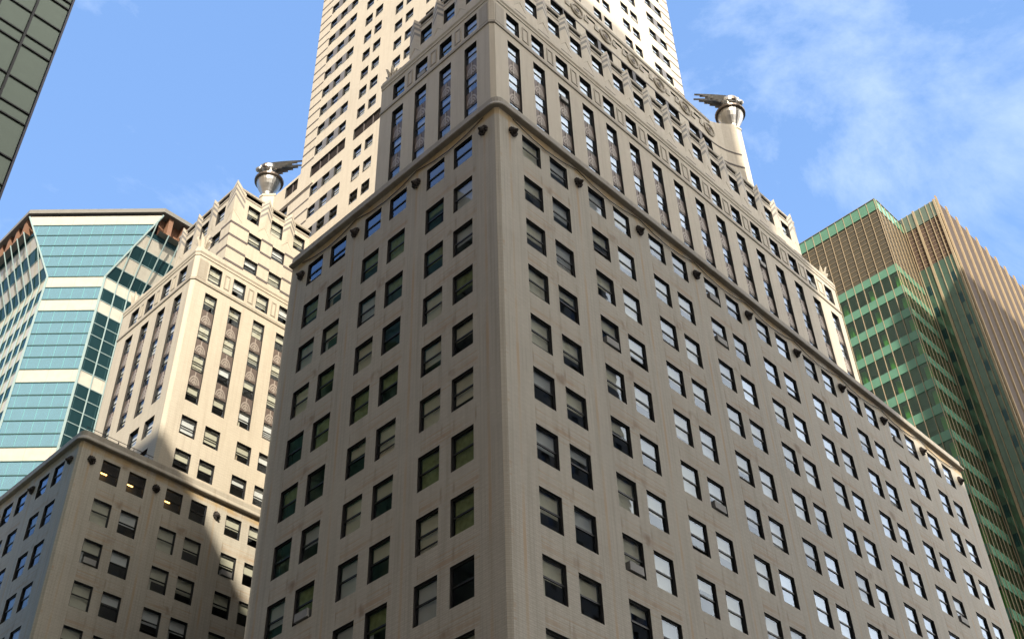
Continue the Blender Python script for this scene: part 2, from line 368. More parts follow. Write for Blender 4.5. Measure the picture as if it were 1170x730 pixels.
def base_ops(n, pitch, off): return [(off+pitch*(c//2)+GR*(c%2), off+pitch*(c//2)+GR*(c%2)+WD, Z(zh-h), Z(zh)) for c in range(n) for zh, h in HEADS]
CH = .22
fs = Face((0,0),(1,0),(0,-1)); fw = Face((0,YN),(0,-1),(-1,0))          # right (street) face and left (avenue) face; on fw u runs from the court end
fc = Face((0,YC),(1,0),(0,-1)); fww = Face((0,YE),(0,-1),(-1,0))
LP = 6.5
def lops(pitch, off, length): return [(length-b, length-a, c, d) for a,b,c,d in base_ops(6, pitch, off)]
Sops = base_ops(18, P, BR); Wops = lops(LP, 2.3546, YN); Cops = base_ops(6, P, BR); WWops = lops(LP, 2.3546, YE-YC)
WWops = [(a,b,c,d) for a,b,c,d in WWops]
w = MB()
fs.wall(w, CH, XE, 0, Z(1.15), Sops, .21, 'base', -BR)
fw.wall(w, 0, YN-CH, 0, Z(1.15), Wops, .21, 'base', 4.43+LP*2-(YN-2.3546)+6.6)
fc.wall(w, CH, 21, 0, Z(1.15), Cops, .21, 'base', -BR)
fww.wall(w, 0, YE-YC-CH, 0, Z(1.15), WWops, .21, 'base', 4.43+LP*2-(YE-YC-2.3546)+6.6)
for (x, y) in ((0,0),(0,YC)):       # softened corners
    w.poly([(x,y+CH,0),(x+CH,y,0),(x+CH,y,Z(1.15)),(x,y+CH,Z(1.15))], 'base', [(-2,0),(-1.7,0),(-1.7,Z(1.15)),(-2,Z(1.15))])
# hidden returns: court side of the near block, far ends
w.poly([(21,YN,0),(0,YN,0),(0,YN,Z(1.15)),(21,YN,Z(1.15))], 'base'); w.poly([(XE,0,0),(XE,YE,0),(XE,YE,Z(1.15)),(XE,0,Z(1.15))], 'base')
w.poly([(XE,YE,0),(0,YE,0),(0,YE,Z(1.15)),(XE,YE,Z(1.15))], 'base')
w.build('base_wall', T)
r = MB()
r.poly([(.2,.2,Z(1.0)),(XE,.2,Z(1.0)),(XE,YN-.1,Z(1.0)),(.2,YN-.1,Z(1.0))], 'roof'); r.poly([(.2,YC+.1,Z(1.0)),(XE,YC+.1,Z(1.0)),(XE,YE,Z(1.0)),(.2,YE,Z(1.0))], 'roof')
r.poly([(21,YN,Z(1.0)),(XE,YN,Z(1.0)),(XE,YC,Z(1.0)),(21,YC,Z(1.0))], 'roof')
r.build('roof', T)
core = MB()
core.box((1.6,1.6,.2),(XE-.5,YN-.5,Z(.8)), 'room'); core.box((1.6,YC+1.6,.2),(XE-.5,YE-.5,Z(.8)), 'room')

def mould(poly_pts, prof, mat, name, closed=False):
    """sweep a profile (outward offset, z) along a horizontal polyline, mitred; outward is to the right of travel"""
    mb = MB(); n = len(poly_pts); rings = []
    for i in range(n):
        a = V(poly_pts[i]); 
        d0 = (V(poly_pts[i])-V(poly_pts[i-1])).normalized() if i > 0 or closed else None
        d1 = (V(poly_pts[(i+1)%n])-V(poly_pts[i])).normalized() if i < n-1 or closed else None
        if d0 is None: d0 = d1
        if d1 is None: d1 = d0
        n0 = V((d0.y,-d0.x)); n1 = V((d1.y,-d1.x)); mm = (n0+n1).normalized(); mm = mm/max(.3, mm.dot(n0))
        rings.append([(a.x+mm.x*o, a.y+mm.y*o, z) for o, z in prof])
    L = 0
    for i in range(n-1 if not closed else n):
        A, B = rings[i], rings[(i+1)%n]; l = (V(poly_pts[(i+1)%n])-V(poly_pts[i])).length; q = 0
        for j in range(len(prof)-1):
            dq = math.dist(prof[j], prof[j+1])
            mb.poly([A[j], B[j], B[j+1], A[j+1]], mat, [(L,prof[j][1]),(L+l,prof[j][1]),(L+l,prof[j][1]+dq),(L,prof[j][1]+dq)])
        L += l
    if not closed:
        mb.poly([p for p in rings[0]], mat); mb.poly([p for p in reversed(rings[-1])], mat)
    return mb.build(name, T)
def arc(c, r, a0, a1, n=5): return [(c[0]+r*math.cos(math.radians(a0+(a1-a0)*i/n)), c[1]+r*math.sin(math.radians(a0+(a1-a0)*i/n))) for i in range(n+1)]
prof = [(0,Z(.98)),(.33,Z(1.05)),(.37,Z(1.12)),(.35,Z(1.22)),(.22,Z(1.45)),(.12,Z(1.6)),(.10,Z(2.10)),(-.30,Z(2.12)),(-.32,Z(.9))]
# travel so that outward lies to the right
near = [(0,YN+.02)] + arc((.55,.55), .55, 180, 270) + [(XE+.12,0)]
mould(near, prof, 'cornice', 'cornice')
wing = [(0,YE)] + arc((.55,YC+.55), .55, 180, 270) + [(21,YC)]
mould(wing, prof, 'cornice', 'cornice')
def put_base(face, ops, kind, n_rows=12):
    for (a,b,c,d) in ops:
        if c < Z(-50): continue
        k = kind
        if kind == 'near':
            xc = (a+b)/2
            k = 'near' if xc < 24 or random.random() > (xc-16)/22 else 'far'
        bl = blindpick(k); pane = 'sky_pane' if (k == 'far' and random.random() < .75) else 'pane'; lamp = False
        row0 = d > Z(-.5)
        if kind == 'left' and row0: bl = ('blind2', 0); pane = 'sky_pane'
        if kind == 'court' and row0 and a < 12: bl = ('blind', 0); lamp = a < 10
        sash(face, a, b, c, d, .21, bl, pane, lamp)
put_base(fs, Sops, 'near'); put_base(fw, Wops, 'left'); put_base(fc, Cops, 'court'); put_base(fww, WWops, 'left')

# lion heads under the cornice
def lion(face, u, z):
    mb = MB(); c = V(face.p(u, z, 0)); rr = random.Random(int(u*100+z*7))
    n, ux = face.n, face.u
    def blob(cu, cz, cn, ru, rz, rn, seg=8, rings=5):
        R = []
        for i in range(rings+1):
            th = math.pi*i/rings
            R.append([tuple(c + (ux*(cu+ru*math.sin(th)*math.cos(2*math.pi*j/seg)) + V((0,0,1))*(cz+rz*math.cos(th)) + n*(cn+rn*math.sin(th)*math.sin(2*math.pi*j/seg)))*.78) for j in range(seg)])
        mb.loft(R, 'lion', True, False)
    blob(0, 0, .18, .30, .34, .30)                    # skull
    blob(0, -.14, .48, .16, .14, .20)                  # muzzle
    blob(0, -.30, .40, .12, .06, .15)                  # jaw
    for k in range(11):
        a = 2*math.pi*k/11; q = .40*(1+.08*rr.uniform(-1,1))
        blob(q*math.cos(a), q*math.sin(a)-.02, .10, .13, .13, .16, 6, 4)     # mane tufts
    for s_ in (-1,1): blob(.17*s_, .27, .25, .07, .08, .07, 6, 4)             # ears
    blob(0, -.50, .08, .16, .14, .12, 6, 4)
    return mb.build('lion_head', T, weld=True)
LZ = Z(-.55)
for k in range(10): lion(fs, (1.45 if k == 0 else (60.95 if k == 9 else BR+P*k-1.08)), LZ)
for k in range(4): lion(fw, YN-(1.25 if k == 0 else (20.5 if k == 3 else 2.3546+LP*k-1.05)), LZ)
for k in range(4): lion(fc, (1.3 if k == 0 else BR+P*k-1.08), LZ)
for k in range(3): lion(fww, (YE-YC)-(1.25 if k == 0 else 2.3546+LP*k-1.05), LZ)

def wire(face, us, name):
    mb = MB()
    for a, b in zip(us, us[1:]):
        for q in range(8):
            g = lambda q_: (a+(b-a)*q_/8, Z(.72)-1.0*.55*math.sin(math.pi*q_/8)+.02*math.sin(9*q_))
            (ua, za), (ub, zb) = g(q), g(q+1)
            pts = [[face.p(u_, z_+dz, o_) for (dz, o_) in ((-.022,-.10),(.022,-.10),(.022,-.05),(-.022,-.05))] for u_, z_ in ((ua,za),(ub,zb))]
            mb.loft(pts, 'frame', True, False)
    return mb.build(name, T)
wire(fs, [1.45]+[BR+P*k-1.08 for k in range(1,9)]+[60.95], 'cable'); wire(fw, [YN-20.5]+[YN-(2.3546+LP*k-1.05) for k in (2,1)]+[YN-1.25], 'cable')

# ---- first setback: blocks of tall window strips with an attic row
S1 = 7.2; Z1 = 30.3
AH = 28.55; SH = [24.55, 20.5, 16.5, 12.5]; SPH = 2.15
LOW = [8.55, 4.6]
XS = [9.1+3.2*i+.0107*i*i for i in range(16)]; SW = 1.5
def s1_block(y0, y1, south_full, fin_y):
    """y0..y1 block; west face x=S1; south face y=y0"""
    f_s = Face((S1,y0),(1,0),(0,-1)); f_w = Face((S1,y1),(0,-1),(-1,0)); L = y1-y0
    xe = XE if south_full else 21.0
    if south_full: cols = [x-S1 for x in XS]
    else: cols = [c-S1 for c in (9.0, 12.1, 15.2, 18.25)]
    wcols = [L-(q+SW) for q in ((1.9, 5.1, 8.3, 11.4) if south_full else (1.6, 4.75, 7.9, 11.0))]
    mb = MB()
    for f, cs, u0, u1, wind, low in ((f_s, cols, .35, xe-S1, 'near' if south_full else 'court', not south_full), (f_w, wcols, 0, L-.35, 'left' if south_full else 'court', True)):
        ops = []
        for c in cs:
            ops.append((c-.05, c+SW+.05, Z(AH-2.3), Z(AH)))
            ops.append((c, c+SW, Z(SH[-1]-SPH), Z(SH[0])))
        lowc = []
        if low:
            if not south_full and f is f_s: lowc = [9.05-S1, 11.75-S1, 15.5-S1, 18.2-S1]
            else: lowc = [L-3.6, L-6.3, L-9.9, L-12.6]
            for c in lowc:
                for h in LOW: ops.append((c, c+1.75, Z(h-2.2), Z(h)))
        f.wall(mb, u0, u1, Z(1.0), Z(Z1-.6), ops, .30, 'brick')
        for c in cs:
            k = ('far' if random.random() < .45 else 'near') if wind == 'near' else wind
            sash(f, c-.05, c+SW+.05, Z(AH-2.3), Z(AH), .30, blindpick(k))
            for i, h in enumerate(SH):
                sp = MB()
                hh = h if i == 0 else h
                sash(f, c, c+SW, Z(h-SPH), Z(h), .30, blindpick(k), 'sky_pane' if wind == 'near' and i > 0 and random.random() < .5 else 'pane')
                if i < 3:
                    za, zb = SH[i+1], h-SPH
                    f.box(sp, c, c+SW, Z(za), Z(zb), .20, .34, 'metal')
                    mid = c+SW/2
                    for rad in (.62, .44, .26):                 # arched relief
                        A = arc((mid, za+.12), rad, 8, 172, 8); B = arc((mid, za+.12), rad-.12, 8, 172, 8)
                        for q in range(8):
                            k2 = 1.9
                            pts = [(A[q][0], za+.12+(A[q][1]-za-.12)*k2), (A[q+1][0], za+.12+(A[q+1][1]-za-.12)*k2), (B[q+1][0], za+.12+(B[q+1][1]-za-.12)*k2), (B[q][0], za+.12+(B[q][1]-za-.12)*k2)]
                            sp.poly([f.p(a_, Z(b_), .165) for a_, b_ in pts], 'relief')
                            sp.poly([f.p(pts[0][0], Z(pts[0][1]), .20), f.p(pts[1][0], Z(pts[1][1]), .20), f.p(pts[1][0], Z(pts[1][1]), .165), f.p(pts[0][0], Z(pts[0][1]), .165)], 'relief')
                    f.box(sp, mid-.06, mid+.06, Z(za+.05), Z(zb-.12), .15, .20, 'relief')
                    sp.build('spandrel_panel', T)
        for c in lowc:
            for h in LOW: sash(f, c, c+1.75, Z(h-2.2), Z(h), .30, blindpick(wind))
        # outlined panels between the attic windows
        for a, b in zip(sorted(cs), sorted(cs)[1:]):
            m0, m1 = a+SW+.45, b-.45; pn = MB(); z0_, z1_ = Z(AH-2.15), Z(AH-.15)
            f.box(pn, m0, m1, z1_-.14, z1_, -.05, .01, 'trim'); f.box(pn, m0, m1, z0_, z0_+.14, -.05, .01, 'trim')
            f.box(pn, m0, m0+.14, z0_+.14, z1_-.14, -.05, .01, 'trim'); f.box(pn, m1-.14, m1, z0_+.14, z1_-.14, -.05, .01, 'trim')
            pn.build('wall_panel', T)
        # dark weathered panel at the attic corner
        cp = MB(); e0, e1 = ((.45, 1.55) if f is f_s else (L-1.55, L-.45))
        f.box(cp, e0, e1, Z(AH-2.5), Z(AH+.1), -.03, .01, 'trim'); cp.build('corner_panel', T)
    c_ = .35
    mb.poly([(S1,y0+c_,Z(1.0)),(S1+c_,y0,Z(1.0)),(S1+c_,y0,Z(Z1-.6)),(S1,y0+c_,Z(Z1-.6))], 'brick', [(0,0),(.5,0),(.5,29),(0,29)])
    mb.poly([(xe,y1,Z(1)),(S1,y1,Z(1)),(S1,y1,Z(Z1-.6)),(xe,y1,Z(Z1-.6))], 'brick')
    if south_full: mb.poly([(XE,y0,Z(1)),(XE,y1,Z(1)),(XE,y1,Z(Z1-.6)),(XE,y0,Z(Z1-.6))], 'brick')
    mb.build('setback_wall', T)
    rf = MB(); rf.poly([(S1+.2,y0+.2,Z(Z1-.7)),(xe,y0+.2,Z(Z1-.7)),(xe,y1-.05,Z(Z1-.7)),(S1+.2,y1-.05,Z(Z1-.7))], 'roof'); rf.build('roof', T)
    core.box((S1+1.5,y0+1.5,Z(1.2)),(xe-.4,y1-.4,Z(Z1-.9)), 'room')
    path = [(S1,y1),(S1,y0+c_),(S1+c_,y0),(xe,y0)]
    mould(path, [(0,Z(25.5)),(.10,Z(25.55)),(.10,Z(25.85)),(0,Z(25.9))], 'trim', 'string_course')
    mould(path, [(0,Z(AH+.55)),(.07,Z(AH+.6)),(.07,Z(AH+.85)),(.16,Z(AH+1.05)),(.16,Z(AH+1.3)),(.02,Z(AH+1.45)),(.02,Z(Z1)),(-.35,Z(Z1)),(-.35,Z(Z1-1.5))], 'brick', 'parapet')
    return f_s, f_w
s1s, s1w = s1_block(S1, YN, True, 0)
s1c, s1ww = s1_block(YC, 66.4, False, 0)
def finial(x, y, z, s=1.0):
    mb = MB()
    mb.loft([[(x+r*math.cos(a), y+r*math.sin(a), z+h) for a in [2*math.pi*i/8 for i in range(8)]] for r, h in ((.55*s,0),(.60*s,.25*s),(.38*s,.4*s),(.42*s,.9*s),(.3*s,1.1*s))], 'brick')
    for k in range(10):                            # upright leaves opening outwards
        a = 2*math.pi*k/10; ring = k % 2; H = (2.3 if ring == 0 else 1.7)*s; t = V((-math.sin(a), math.cos(a), 0)); o = V((math.cos(a), math.sin(a), 0))
        R = []
        for q in range(6):
            f = q/5; wd = .24*s*math.sin(math.pi*min(1, .18+.82*f))**.6 if q < 5 else .05*s; rad = (.30+.38*f*f+.10*ring)*s; zz = z+.2*s+H*f
            cc = V((x,y,zz))+o*rad
            R.append([tuple(cc-t*wd), tuple(cc+o*.12*s), tuple(cc+t*wd), tuple(cc-o*.08*s)])
        mb.loft(R, 'brick')
    mb.build('finial', T)
for (x,y) in ((8.0,YN-.6),(XE-.7,8.0),(8.0,YC+.7),(8.0,65.7)): finial(x, y, Z(Z1-.2), 1.0)
# roof railing on the wing
rl = MB()
for i in range(12):
    x = .35+i*1.6; rl.box((x-.02,YC+.33,Z(2.1)),(x+.02,YC+.37,Z(2.75)), 'frame')
rl.box((.3,YC+.33,Z(2.72)),(18.2,YC+.37,Z(2.76)), 'frame'); rl.build('roof_railing', T)

# ---- second setback: banded storeys and a top row between folded chevron fins
S2X, S2Y, Z2 = 10.4, 10.0, 42.35
CHH = 40.4
def s2_block(y0, y1, xe, cols, wcols, bandcols, wband, kind):
    f_s = Face((S2X,y0),(1,0),(0,-1)); f_w = Face((S2X,y1),(0,-1),(-1,0)); L = y1-y0
    mb = MB(); bd = mb
    for f, cs, bc, u1, kd in ((f_s, cols, bandcols, xe-S2X, kind[0]), (f_w, wcols, wband, L, kind[1])):
        ops = [(c, c+1.65, Z(CHH-2.3), Z(CHH)) for c in cs]
        for h in (36.4, 32.5):
            ops += [(c, c+1.75, Z(h-1.9), Z(h)) for c in bc]
        f.wall(mb, 0, u1, Z(Z1-.7), Z(Z2-.25), ops, .30, 'brick')
        for (a,b,c,d) in ops: sash(f, a, b, c, d, .30, blindpick(kd))
        for h in (36.4, 32.5):                       # dark brick courses at the heads and sills, broken by the windows
            bcs = sorted(bc); edges = [0]+[q for c in bcs for q in (c, c+1.75)]+[u1]
            for i in range(0, len(edges), 2):
                a, b = edges[i], edges[i+1]
                if i == 0 and f is f_s: a = -.03
                if i+2 == len(edges) and f is f_w: b = L+.03
                f.box(bd, a, b, Z(h-.10), Z(h+.22), -.03, .01, 'band'); f.box(bd, a, b, Z(h-2.1), Z(h-1.78), -.03, .01, 'band')
        # chevron fins
        fins = [0.0]+[c+1.65+.825 for c in cs] if f is f_s else [c-.825 for c in cs]+[L]
        for fu in fins:
            if fu > u1-.3 and f is f_s: continue
            fin = MB(); hw = .80
            corner = (fu == 0.0 or (f is f_w and fu == L))
            if corner and f is f_w: continue
            def ring(z, dpt):
                if corner:
                    k3 = dpt*.7
                    return [(S2X-.03, y0+1.35, z-1.3), (S2X-k3, y0-k3, z), (S2X+1.35, y0-.03, z-1.3), (S2X+.3, y0+.3, z)]
                return [f.p(fu-hw, z-1.15, -.02), f.p(fu, z, -dpt), f.p(fu+hw, z-1.15, -.02), f.p(fu, z-.2, .12)]
            zs_ = [(38.4,.04),(39.2,.08),(40.0,.12),(40.6,.15),(41.05,.17),(41.5,.19),(41.95,.21),(42.3,.23),(42.6,.24),(43.1,.25)]
            for i, ((za,da),(zb,db)) in enumerate(zip(zs_, zs_[1:])):
                fin.loft([ring(Z(za),da), ring(Z(zb),db)], 'chev' if i in (3,5,7) else 'brick', True, i in (0, 8))
            fin.build('chevron_fin', T)
    mb.poly([(xe,y1,Z(Z1)),(S2X,y1,Z(Z1)),(S2X,y1,Z(Z2-.25)),(xe,y1,Z(Z2-.25))], 'brick'); mb.poly([(xe,y0,Z(Z1-.7)),(xe,y1,Z(Z1-.7)),(xe,y1,Z(Z2-.25)),(xe,y0,Z(Z2-.25))], 'brick')
    mb.build('setback_wall', T)
    mould([(S2X,y1),(S2X,y0),(xe,y0)], [(0,Z(Z2-1.25)),(.06,Z(Z2-1.2)),(.06,Z(Z2-.95)),(.0,Z(Z2-.9)),(.0,Z(Z2-.4)),(.1,Z(Z2-.3)),(.1,Z(Z2)),(-.3,Z(Z2)),(-.3,Z(Z2-.8))], 'trim', 'parapet')
    rf = MB(); rf.poly([(S2X+.1,y0+.1,Z(Z2-.7)),(xe,y0+.1,Z(Z2-.7)),(xe,y1-.05,Z(Z2-.7)),(S2X+.1,y1-.05,Z(Z2-.7))], 'roof'); rf.build('roof', T)
    core.box((S2X+1.5,y0+1.5,Z(Z1-.5)),(xe-.4,y1-.4,Z(Z2-.9)), 'room')
XS2 = [11.6+3.28*i+.006*i*i for i in range(15)]
L2 = YN-S2Y
s2_block(S2Y, YN, XE, [x-S2X for x in XS2], [L2-(q-S2Y) for q in (13.7,16.9,20.3)], [x-S2X for x in XS2], [L2-(q-S2Y) for q in (13.7,16.9,20.3)], ('near','left'))
s2_block(YC, 63.5, 21.0, [12.3-S2X,15.6-S2X,18.8-S2X], [L2-c-1.65 for c in (2.0,5.2,8.4)], [12.9-S2X,16.2-S2X], [L2-c-1.65 for c in (2.2,6.2)], ('court','court'))

# ---- the broad upper block with the hubcap frieze; corners flare out round the winged ornaments
U0, U1, V0, V1 = 21.0, 54.6, 11.7, 62.0
XW = 15.5
fu_s = Face((XW,V0),(1,0),(0,-1))
mb = MB()
blue = [20.95,23.05,26.62,29.09,32.56,35.05,38.55,40.96,44.8,47.3]; BW = 1.95
ops = [(x-XW, x-XW+BW, Z(46.2), Z(48.3)) for x in blue]
slots = [(x-XW, x-XW+1.5, Z(51.0), Z(51.45)) for x in (27.0,31.6,33.4,36.5,42.0,46.4)]
fu_s.wall(mb, 0, 49.6-XW, Z(Z2-.8), Z(52.6), ops+slots, .30, 'brick')
for (a,b,c,d) in ops: sash(fu_s, a, b, c, d, .30, ('blind2', random.choice([0,.3,.5])), 'sky_pane')
bd = mb
for i in range(0, 10, 2):
    fu_s.box(bd, blue[i]-XW+BW, blue[i+1]-XW, Z(46.2), Z(48.3), -.02, .01, 'greyband')
for (za, zb) in ((48.3, 48.55), (45.9, 46.2)): fu_s.box(bd, 0, 49.6-XW, Z(za), Z(zb), -.035, .01, 'band')
# flared south-east corner in plan
def flare_pts():
    return [(49.6,V0),(50.6,V0-.1),(51.7,V0-.35),(52.8,V0-.8),(53.7,V0-1.25)]
fl = flare_pts(); rest = [(54.7,V0-.5),(54.8,V0+.8),(54.65,V0+2.4),(54.6,V0+4.0)]
for (a,b) in zip(fl+rest, (fl+rest)[1:]):
    za = 52.6+max(0,(a[0]-49.6))*.42; zb = 52.6+max(0,(b[0]-49.6))*.42
    mb.poly([(a[0],a[1],Z(Z2-.8)),(b[0],b[1],Z(Z2-.8)),(b[0],b[1],Z(zb)),(a[0],a[1],Z(za))], 'tower')
mb.poly([(54.6,V0+4,Z(Z2-.8)),(54.6,V1,Z(Z2-.8)),(54.6,V1,Z(52.6)),(54.6,V0+4,Z(52.6))], 'tower')
mb.poly([(XW,YN,Z(Z2-.8)),(XW,V0,Z(Z2-.8)),(XW,V0,Z(52.6)),(XW,YN,Z(52.6))], 'trim')
mb.poly([(U0,YN,Z(Z2-.8)),(XW,YN,Z(Z2-.8)),(XW,YN,Z(52.6)),(U0,YN,Z(52.6))], 'trim')
# north-west arm: west face is flush with the shaft
mb.poly([(54.6,V1,Z(0)),(U0,V1,Z(0)),(U0,V1,Z(52.6)),(54.6,V1,Z(52.6))], 'tower')
bd = mb
for (za, zb) in ((48.3,48.55),(45.9,46.2)):
    for a, b in zip(fl, fl[1:]):
        na = V((b[1]-a[1], a[0]-b[0], 0)).normalized()*.035
        A0, A1 = V((a[0],a[1],0))+na, V((b[0],b[1],0))+na
        bd.poly([(A0.x,A0.y,Z(za)),(A1.x,A1.y,Z(za)),(A1.x,A1.y,Z(zb)),(A0.x,A0.y,Z(zb))], 'band'); bd.poly([(a[0],a[1],Z(za)),(b[0],b[1],Z(za)),(A1.x,A1.y,Z(za)),(A0.x,A0.y,Z(za))], 'band')
mb.build('frieze_wall', T)
rf = MB(); rf.poly([(XW,V0,Z(52.3)),(54.6,V0,Z(52.3)),(54.6,V1,Z(52.3)),(U0,V1,Z(52.3)),(U0,YN,Z(52.3)),(XW,YN,Z(52.3))], 'roof'); rf.poly([(U0,YN,Z(Z2)),(54.6,YN,Z(Z2)),(54.6,YC,Z(Z2)),(U0,YC,Z(Z2))],'roof'); rf.build('roof', T)
mould([(XW,YN),(XW,V0),(49.6,V0)], [(0,Z(52.0)),(.12,Z(52.1)),(.12,Z(52.55)),(-.3,Z(52.6)),(-.3,Z(52.25))], 'trim', 'coping')
core.box((XW+1.5,V0+1.5,Z(Z2-.6)),(48.5,YN-.5,Z(52)), 'room')
# hubcap discs on the frieze
for x in (20.6,25.33,30.15,34.9,39.68,44.5,49.2):
    mb = MB(); cx, cz, y = x, Z(50.45), V0
    def circ(r, off, n=20): return [(cx+r*math.cos(2*math.pi*i/n), y-off, cz+r*math.sin(2*math.pi*i/n)) for i in range(n)]
    mb.loft([circ(1.05,-.01), circ(1.05,.14), circ(.92,.20), circ(.80,.14), circ(.78,.05), circ(.42,.05), circ(.40,.12), circ(.28,.16)], 'trim', True, False); mb.poly(circ(.28,.16), 'band'); mb.poly(circ(.42,.051), 'band')
    mb.build('hubcap_disc', T)
    for s_ in (-1,1):
        if x+s_*1.9 > 49.4: continue
        mb = MB(); fu_s.box(mb, x-XW+s_*1.55-.35, x-XW+s_*1.55+.35, Z(50.0), Z(50.5), -.10, .01, 'trim'); fu_s.box(mb, x-XW+s_*1.55-.22, x-XW+s_*1.55+.22, Z(50.5), Z(51.1), -.07, .01, 'trim'); mb.build('frieze_ornament', T)

# winged steel ornaments on corner piers
def winged(cx, cy, dx, dy, zr):
    o = V((dx,dy,0)).normalized(); t = V((-o.y,o.x,0)); c = V((cx,cy,0))
    pier = MB()
    pp = [c+o*.80+t*.35, c+t*.72+o*.35, c+t*.72-o*1.2, c-t*.72-o*1.2, c-t*.72+o*.35, c+o*.80-t*.35]
    pier.ext([(q.x,q.y) for q in pp], Z(Z2-.8), Z(zr-3.6), 'tower')
    pier.loft([[tuple(c+(q-c)*k+V((0,0,Z(zr)+h))) for q in pp] for k, h in ((1.0,-3.6),(1.12,-3.5),(1.12,-3.2),(.85,-3.0))], 'tower')
    pr = pier.build('corner_pier', T)
    b = MB(); n = 24
    def ring(r, z): return [tuple(c+o*(r*math.cos(2*math.pi*i/n))+t*(r*math.sin(2*math.pi*i/n))+V((0,0,Z(zr)+z))) for i in range(n)]
    b.loft([ring(.70,-3.0), ring(.78,-2.6), ring(1.0,-2.1), ring(1.32,-1.45), ring(1.56,-.8), ring(1.66,-.25)], 'steel')
    base = b.build('winged_ornament', T, smooth=False)
    rm = MB(); rm.loft([ring(1.66,-.30), ring(1.93,-.22), ring(1.97,.02), ring(1.88,.16), ring(1.5,.26), ring(.9,.5)], 'steeld'); rm.build('rim', base)
    h = MB()
    def ell(cc, ra, rb, rz, rings=8, seg=14, mat='steel', cut=1.0):
        R = []
        for i in range(rings+1):
            th = math.pi*i/rings
            R.append([tuple(cc+o*(ra*math.cos(th))+t*(rb*math.sin(th)*math.cos(2*math.pi*j/seg))+V((0,0,1))*(rz*math.sin(th)*math.sin(2*math.pi*j/seg))) for j in range(seg)])
        h.loft(R, mat, True, False)
    hc = c+V((0,0,Z(zr)+2.55))
    h.loft([ring(.9,.5), ring(.75,.9), ring(.62,1.4), ring(.66,2.0)], 'steel')
    ell(hc+o*.40, 1.15, .98, .98, 10, 18); ell(hc+o*1.5+V((0,0,-.05)), .62, .46, .46, 8, 14)
    for s_ in (-1,1): ell(hc+o*.62+t*s_*.72+V((0,0,-.12)), .46, .34, .46, 6, 12, 'steeld')      # dark bulges, shade of the side hollows put into their colour
    R = []
    for dd, rr_ in ((1.18,.60),(1.22,.72),(1.34,.72),(1.38,.58)):
        R.append([tuple(hc+o*dd+t*(rr_*math.cos(2*math.pi*j/16))+V((0,0,1))*(rr_*math.sin(2*math.pi*j/16)-.03)) for j in range(16)])
    h.loft(R, 'steel', True, False)
    h.build('helmet', base)
    for s_ in (-1,1):
        wg = MB()
        for k in range(6):                      # overlapping feathers swept back and up
            L = 4.7-.66*k; z0 = 1.95-.36*k; rise = .45-.03*k
            R = []
            for q in range(7):
                f = q/6; pos = hc+o*(.5-L*f)+t*s_*(.34+.04*f+.04*k)+V((0,0,.72-.33*k+rise*f+.10*math.sin(math.pi*f)))
                hw = .22*(1 if q < 6 else .55)
                R.append([tuple(pos+V((0,0,hw))), tuple(pos+t*s_*.16), tuple(pos-V((0,0,hw))), tuple(pos-t*s_*.16)])
            wg.loft(R, 'steel')
        wg.build('wing', base)
winged(55.3, 11.6, 1, -1, 58.5)
winged(20.7, 62.6, -1, 1, 59.6)

# ---- the shaft
TX0, TX1, TY0, TY1 = 21.0, 56.0, 18.0, 55.65
ft_w = Face((TX0,V1),(0,-1),(-1,0)); ft_s = Face((TX0,TY0),(1,0),(0,-1))
HT = [51.2, 47.2, 43.2, 39.2, 35.2, 31.2] ; HU = [59.0+3.95*i for i in range(18)]
ZT = 132.0
mb = MB(); bd = mb
yy = lambda y, w_: (V1-y-w_, V1-y)
pairs = [28.3,30.5,34.45,36.6,40.9,43.05]; bandw = [46.75,49.15,51.5]; bandm = [20.7,23.1,25.4]
WT = 1.5
HW = [h for h in HT+[59.0+3.95*i for i in range(18)]]
opsW = [yy(y,WT)+(Z(h-1.95),Z(h)) for h in HW for y in pairs+bandw+bandm]
opsW = [o for o in opsW]
louv = [yy(46.5,6.9)+(Z(53.2),Z(55.3)), yy(34.3,10.6)+(Z(53.2),Z(55.3)), yy(56.0,2.6)+(Z(53.2),Z(55.3))]
ft_w.wall(mb, V1-TY1, V1-TY0, Z(1), Z(ZT), opsW+louv[:2], .28, 'tower')
ft_w.wall(mb, 0, V1-TY1, Z(1), Z(55.8), [louv[2]]+[yy(57.6,WT)+(Z(h-1.95),Z(h)) for h in HT], .28, 'tower')
for h in HT: a,b = yy(57.6,WT); sash(ft_w, a, b, Z(h-1.95), Z(h), .28, blindpick('court'))
mb.poly([(TX0,V1,Z(55.8)),(TX0,TY1,Z(55.8)),(TX1,TY1,Z(55.8)),(TX1,V1,Z(55.8))], 'roof')
for (a,b,c,d) in opsW:
    y = V1-b
    bl = blindpick('court'); 
    if y in pairs and random.random() < .16: bl = ('tan', 1.0)
    sash(ft_w, a, b, c, d, .28, bl, 'sky_pane' if random.random() < .3 else 'pane')
lv = MB()
for (a,b,c,d) in louv:
    n = max(2, int((b-a)/1.7))
    ft_w.quad(lv, a, b, c, d, .45, 'room')
    for i in range(1, n): ft_w.box(lv, a+(b-a)*i/n-.06, a+(b-a)*i/n+.06, c, d, .15, .30, 'band')
    for i in range(7): ft_w.box(lv, a, b, c+.25+i*.28, c+.31+i*.28, .22, .40, 'band')
lv.build('louvre', T)
for h in HW:
    for grp in (bandw, bandm):
        for i in range(2):
            a, b = V1-grp[i+1], V1-(grp[i]+WT)
            ft_w.box(bd, a, b, Z(h-1.95), Z(h), -.02, .01, 'greyband')
    for (za,zb) in ((h-.02,h+.24),(h-2.20,h-1.94)):
        ft_w.box(bd, (V1-TY1 if h > 55 else 0)-.0, V1-53.05, Z(za), Z(zb), -.03, .01, 'band'); ft_w.box(bd, V1-20.6, V1-TY0+.03, Z(za), Z(zb), -.03, .01, 'band')
